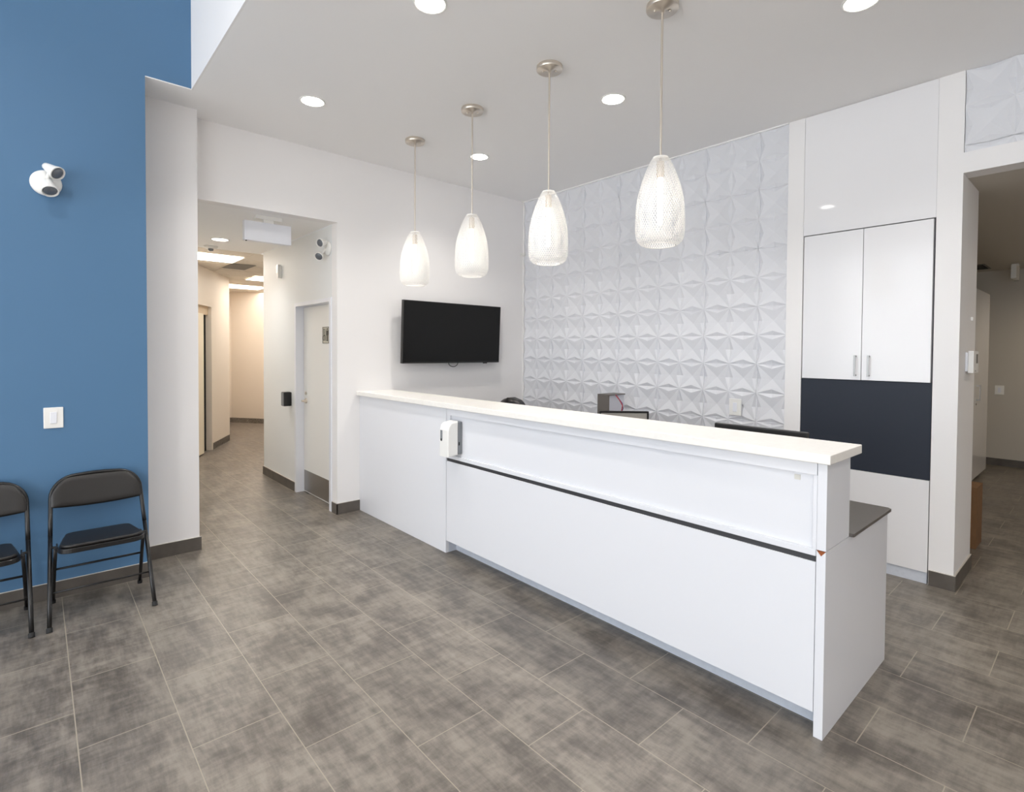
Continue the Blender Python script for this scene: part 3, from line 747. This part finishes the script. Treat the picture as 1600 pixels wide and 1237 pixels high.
# ------------------------------------------------------------------ folding chairs
def folding_chair():
    t = thing('folding_chair', 'x', 'chair', (0, 0, 0), 'black folding chairs along the blue wall')
    R = .0115
    def fr_pt(s_, z):                        # the long side tube, leaning back
        k = z/.66
        return Vector((.24-.45*k, s_*(.248-.018*k), z))
    for s_ in (-1, 1):
        lg = obj('leg', MB().tube([fr_pt(s_, z) for z in (.012, .15, .30, .46)], R, 12), M['chairmet'], t)
        q = fr_pt(s_, .0)
        obj('foot_cap', MB().cyl((q.x, q.y, 0), (q.x-.012, q.y-s_*.0005, .022), .0145, 14), M['rubber'], lg)
    # upper U
    pts = [fr_pt(-1, z) for z in (.46, .56, .66)]
    for i in range(1, 8):
        a = pi/2*i/8
        pts.append(Vector((-.21-.035*sin(a), -.23+.13*(1-cos(a)), .66+.125*sin(a))))
    pts += [Vector((-.247, -.05, .788)), Vector((-.248, 0, .789))]
    pts += [Vector((p.x, -p.y, p.z)) for p in pts[:-1][::-1]]
    obj('back_frame', MB().tube(pts, R, 12), M['chairmet'], t)
    for s_ in (-1, 1):
        lg = obj('leg', MB().tube([(-.215, s_*.224, .012), (-.15, s_*.222, .12), (-.05, s_*.218, .28), (.045, s_*.214, .415)], .010, 12), M['chairmet'], t)
        obj('foot_cap', MB().cyl((-.215, s_*.224, 0), (-.208, s_*.224, .022), .0135, 14), M['rubber'], lg)
    obj('stretcher', MB().tube([fr_pt(-1, .178), fr_pt(1, .178)], .0055, 8), M['chairmet'], t)
    obj('stretcher', MB().tube([(-.066, -.219, .255), (-.066, .219, .255)], .007, 8), M['chairmet'], t)
    # backrest: padded curved panel
    b = bmesh.new(); N, K = 28, 14; F, Bk = [], []
    for i in range(N+1):
        u = -1+2*i/N; fr, bkr = [], []
        for j in range(K+1):
            v = j/K
            ztop = .789 if abs(u) < .45 else .789-.11*((abs(u)-.45)/.55)**2.6
            zb = .596+.014*(u*u)
            z = zb+(ztop-zb)*v
            x = -.165-.08*((z-.58)/.21)-.012*(1-u*u)
            edge = min(1, 6*min(v, 1-v)+.15)*min(1, 6*(1-abs(u))+.15)
            th_ = .010+.010*min(1, edge)
            fr.append(b.verts.new((x+th_, u*.232*(1-.0*v), z))); bkr.append(b.verts.new((x-.009, u*.232, z)))
        F.append(fr); Bk.append(bkr)
    for i in range(N):
        for j in range(K):
            f1 = b.faces.new([F[i][j], F[i+1][j], F[i+1][j+1], F[i][j+1]]); f1.smooth = True
            f2 = b.faces.new([Bk[i][j+1], Bk[i+1][j+1], Bk[i+1][j], Bk[i][j]]); f2.smooth = True
    for i in range(N):
        b.faces.new([F[i+1][0], F[i][0], Bk[i][0], Bk[i+1][0]]); b.faces.new([F[i][K], F[i+1][K], Bk[i+1][K], Bk[i][K]])
    for j in range(K):
        b.faces.new([F[0][j], F[0][j+1], Bk[0][j+1], Bk[0][j]]); b.faces.new([F[N][j+1], F[N][j], Bk[N][j], Bk[N][j+1]])
    bmesh.ops.recalc_face_normals(b, faces=b.faces)
    m = MB(); m.bm.free(); m.bm = b
    obj('backrest', m, M['vinyl'], t)
    # seat: steel pan and vinyl pad, rounded in plan
    def plan(x0, x1, hw, r, n=8):
        o = []
        for (cx, cy, a0) in ((x1-r, hw-r, 0), (x0+r*.7, hw-.03-r*.7, pi/2), (x0+r*.7, -(hw-.03)+r*.7, pi), (x1-r, -hw+r, 1.5*pi)):
            rr = r if cx > 0 else r*.7
            for k in range(n+1):
                a = a0+pi/2*k/n; o.append((cx+rr*cos(a), cy+rr*sin(a)))
        return o
    tl = Matrix.Translation((0, 0, .425)) @ Matrix.Rotation(radians(-3), 4, 'Y')
    obj('seat_pan', MB().prism(plan(-.17, .205, .207, .075), -.022, .006, .004, mtx=tl), M['chairmet'], t)
    obj('seat', MB().prism(plan(-.162, .197, .198, .07), .006, .026, .009, mtx=tl), M['vinyl'], t)
    for s_ in (-1, 1):
        obj('hinge_bracket', MB().box(-.02, .06, s_*.207-.004, s_*.207+.004, .395, .425).cyl((.0, s_*.205, .41), (.0, s_*.232, .41), .007, 10), M['chairmet'], t)
    return t
ch = folding_chair()
c2 = dup(ch)
ch.location = (.825, -4.298, 0); ch['label'] = 'black padded folding chair fully in view against the blue wall, beside the pillar'
c2.location = (.825, -4.868, 0); c2['label'] = 'black padded folding chair cut off by the picture edge, below the light switch'

# ------------------------------------------------------------------ light
def area(name, loc, rot, sx, sy, power, col=(1, 1, 1), spread=None):
    l = bpy.data.lights.new(name, 'AREA'); l.shape = 'RECTANGLE'; l.size = sx; l.size_y = sy; l.energy = power; l.color = col
    if spread: l.spread = spread
    o = bpy.data.objects.new(name, l); COL.objects.link(o); o.location = loc; o.rotation_euler = rot
    return o
# daylight through the four storefront windows
for x in (1.57, 3.68, 5.83, 7.98):
    area('window_daylight', (x, -9.75, 2.0), (radians(90), 0, 0), 1.95, 3.7, 52, (.955, .98, 1))
sl = bpy.data.lights.new('bounce_sun', 'SUN'); sl.energy = 26; sl.angle = radians(.6); sl.color = (1, .97, .92)  # unseen light added so its bounce off the floor lifts the ceiling
so = bpy.data.objects.new('bounce_sun', sl); COL.objects.link(so)
so.rotation_euler = Vector((.10, .60, -.80)).to_track_quat('-Z', 'Y').to_euler()
def spot(name, loc, power, col, ang=128):
    l = bpy.data.lights.new(name, 'SPOT'); l.energy = power; l.color = col; l.spot_size = radians(ang); l.spot_blend = 1.0; l.shadow_soft_size = .07
    o = bpy.data.objects.new(name, l); COL.objects.link(o); o.location = loc
for (x, y, z, _) in spots[:5]: spot('downlight_and_fill', (x, y, z-.02), 66, (1, .955, .90))
# more downlights of the same ceiling; high ones behind the camera are added fill
for x in (5.7, 7.3):
    for y in (-1.35, -3.0): spot('downlight_and_fill', (x, y, H-.02), 26, (1, .955, .90))
for x in (2.2, 4.6, 7.0):
    for y in (-5.2, -7.4): spot('downlight_and_fill', (x, y, HT-.02), 105, (1, .96, .92))
spot('downlight_and_fill', (-1.70, -3.04, HH-.02), 46, (1, .98, .95))
spot('corridor_lamp_and_fill', (5.0, 4.7, HR-.03), 40, (1, .87, .70), 165)
spot('corridor_lamp_and_fill', (5.3, 1.7, HR-.03), 42, (1, .88, .74), 170)  # added to warm the return face of the end wall, no fitting
for (x, y) in ((-3.085, -3.09), (-4.93, -1.25), (-6.52, -1.76), (-7.0, -.95)):
    area('led_lamp', (x, y, HH-.02), (0, 0, 0), .55, 1.1, 13 if x > -6 else 6, (1, .93, .86))

w = bpy.data.worlds.new('sky'); sc.world = w; w.use_nodes = True
bg = w.node_tree.nodes['Background']; bg.inputs[0].default_value = (.75, .86, 1, 1); bg.inputs[1].default_value = 1.0

# ------------------------------------------------------------------ camera
F, PX, PY = 839.82, 810.5, 566.3
cam = bpy.data.cameras.new('camera'); co = bpy.data.objects.new('camera', cam); COL.objects.link(co)
cam.sensor_fit = 'HORIZONTAL'; cam.sensor_width = 36; cam.lens = F*36/1600
cam.shift_x = (800-PX)/1600; cam.shift_y = (PY-618.5)/1600
cam.clip_start = .05; cam.clip_end = 100
yaw, pit, rol = .8384, -.0218, .0067
fwv = Vector((-sin(yaw)*cos(pit), cos(yaw)*cos(pit), sin(pit)))
rt = Vector((cos(yaw), sin(yaw), 0)); up = rt.cross(fwv)
r2 = rt*cos(rol)+up*sin(rol); u2 = -rt*sin(rol)+up*cos(rol)
mw = Matrix((r2, u2, -fwv)).transposed().to_4x4()
mw.translation = (5.0395, -4.5895, 1.6012)
co.matrix_world = mw
sc.camera = co
sc.view_settings.view_transform = 'Standard'; sc.view_settings.look = 'None'; sc.view_settings.gamma = 1
sc.view_settings.use_curve_mapping = False
sc.view_settings.exposure = 0.40
sc.cycles.max_bounces = 12; sc.cycles.diffuse_bounces = 7; sc.cycles.glossy_bounces = 4
sc.cycles.sample_clamp_indirect = 6
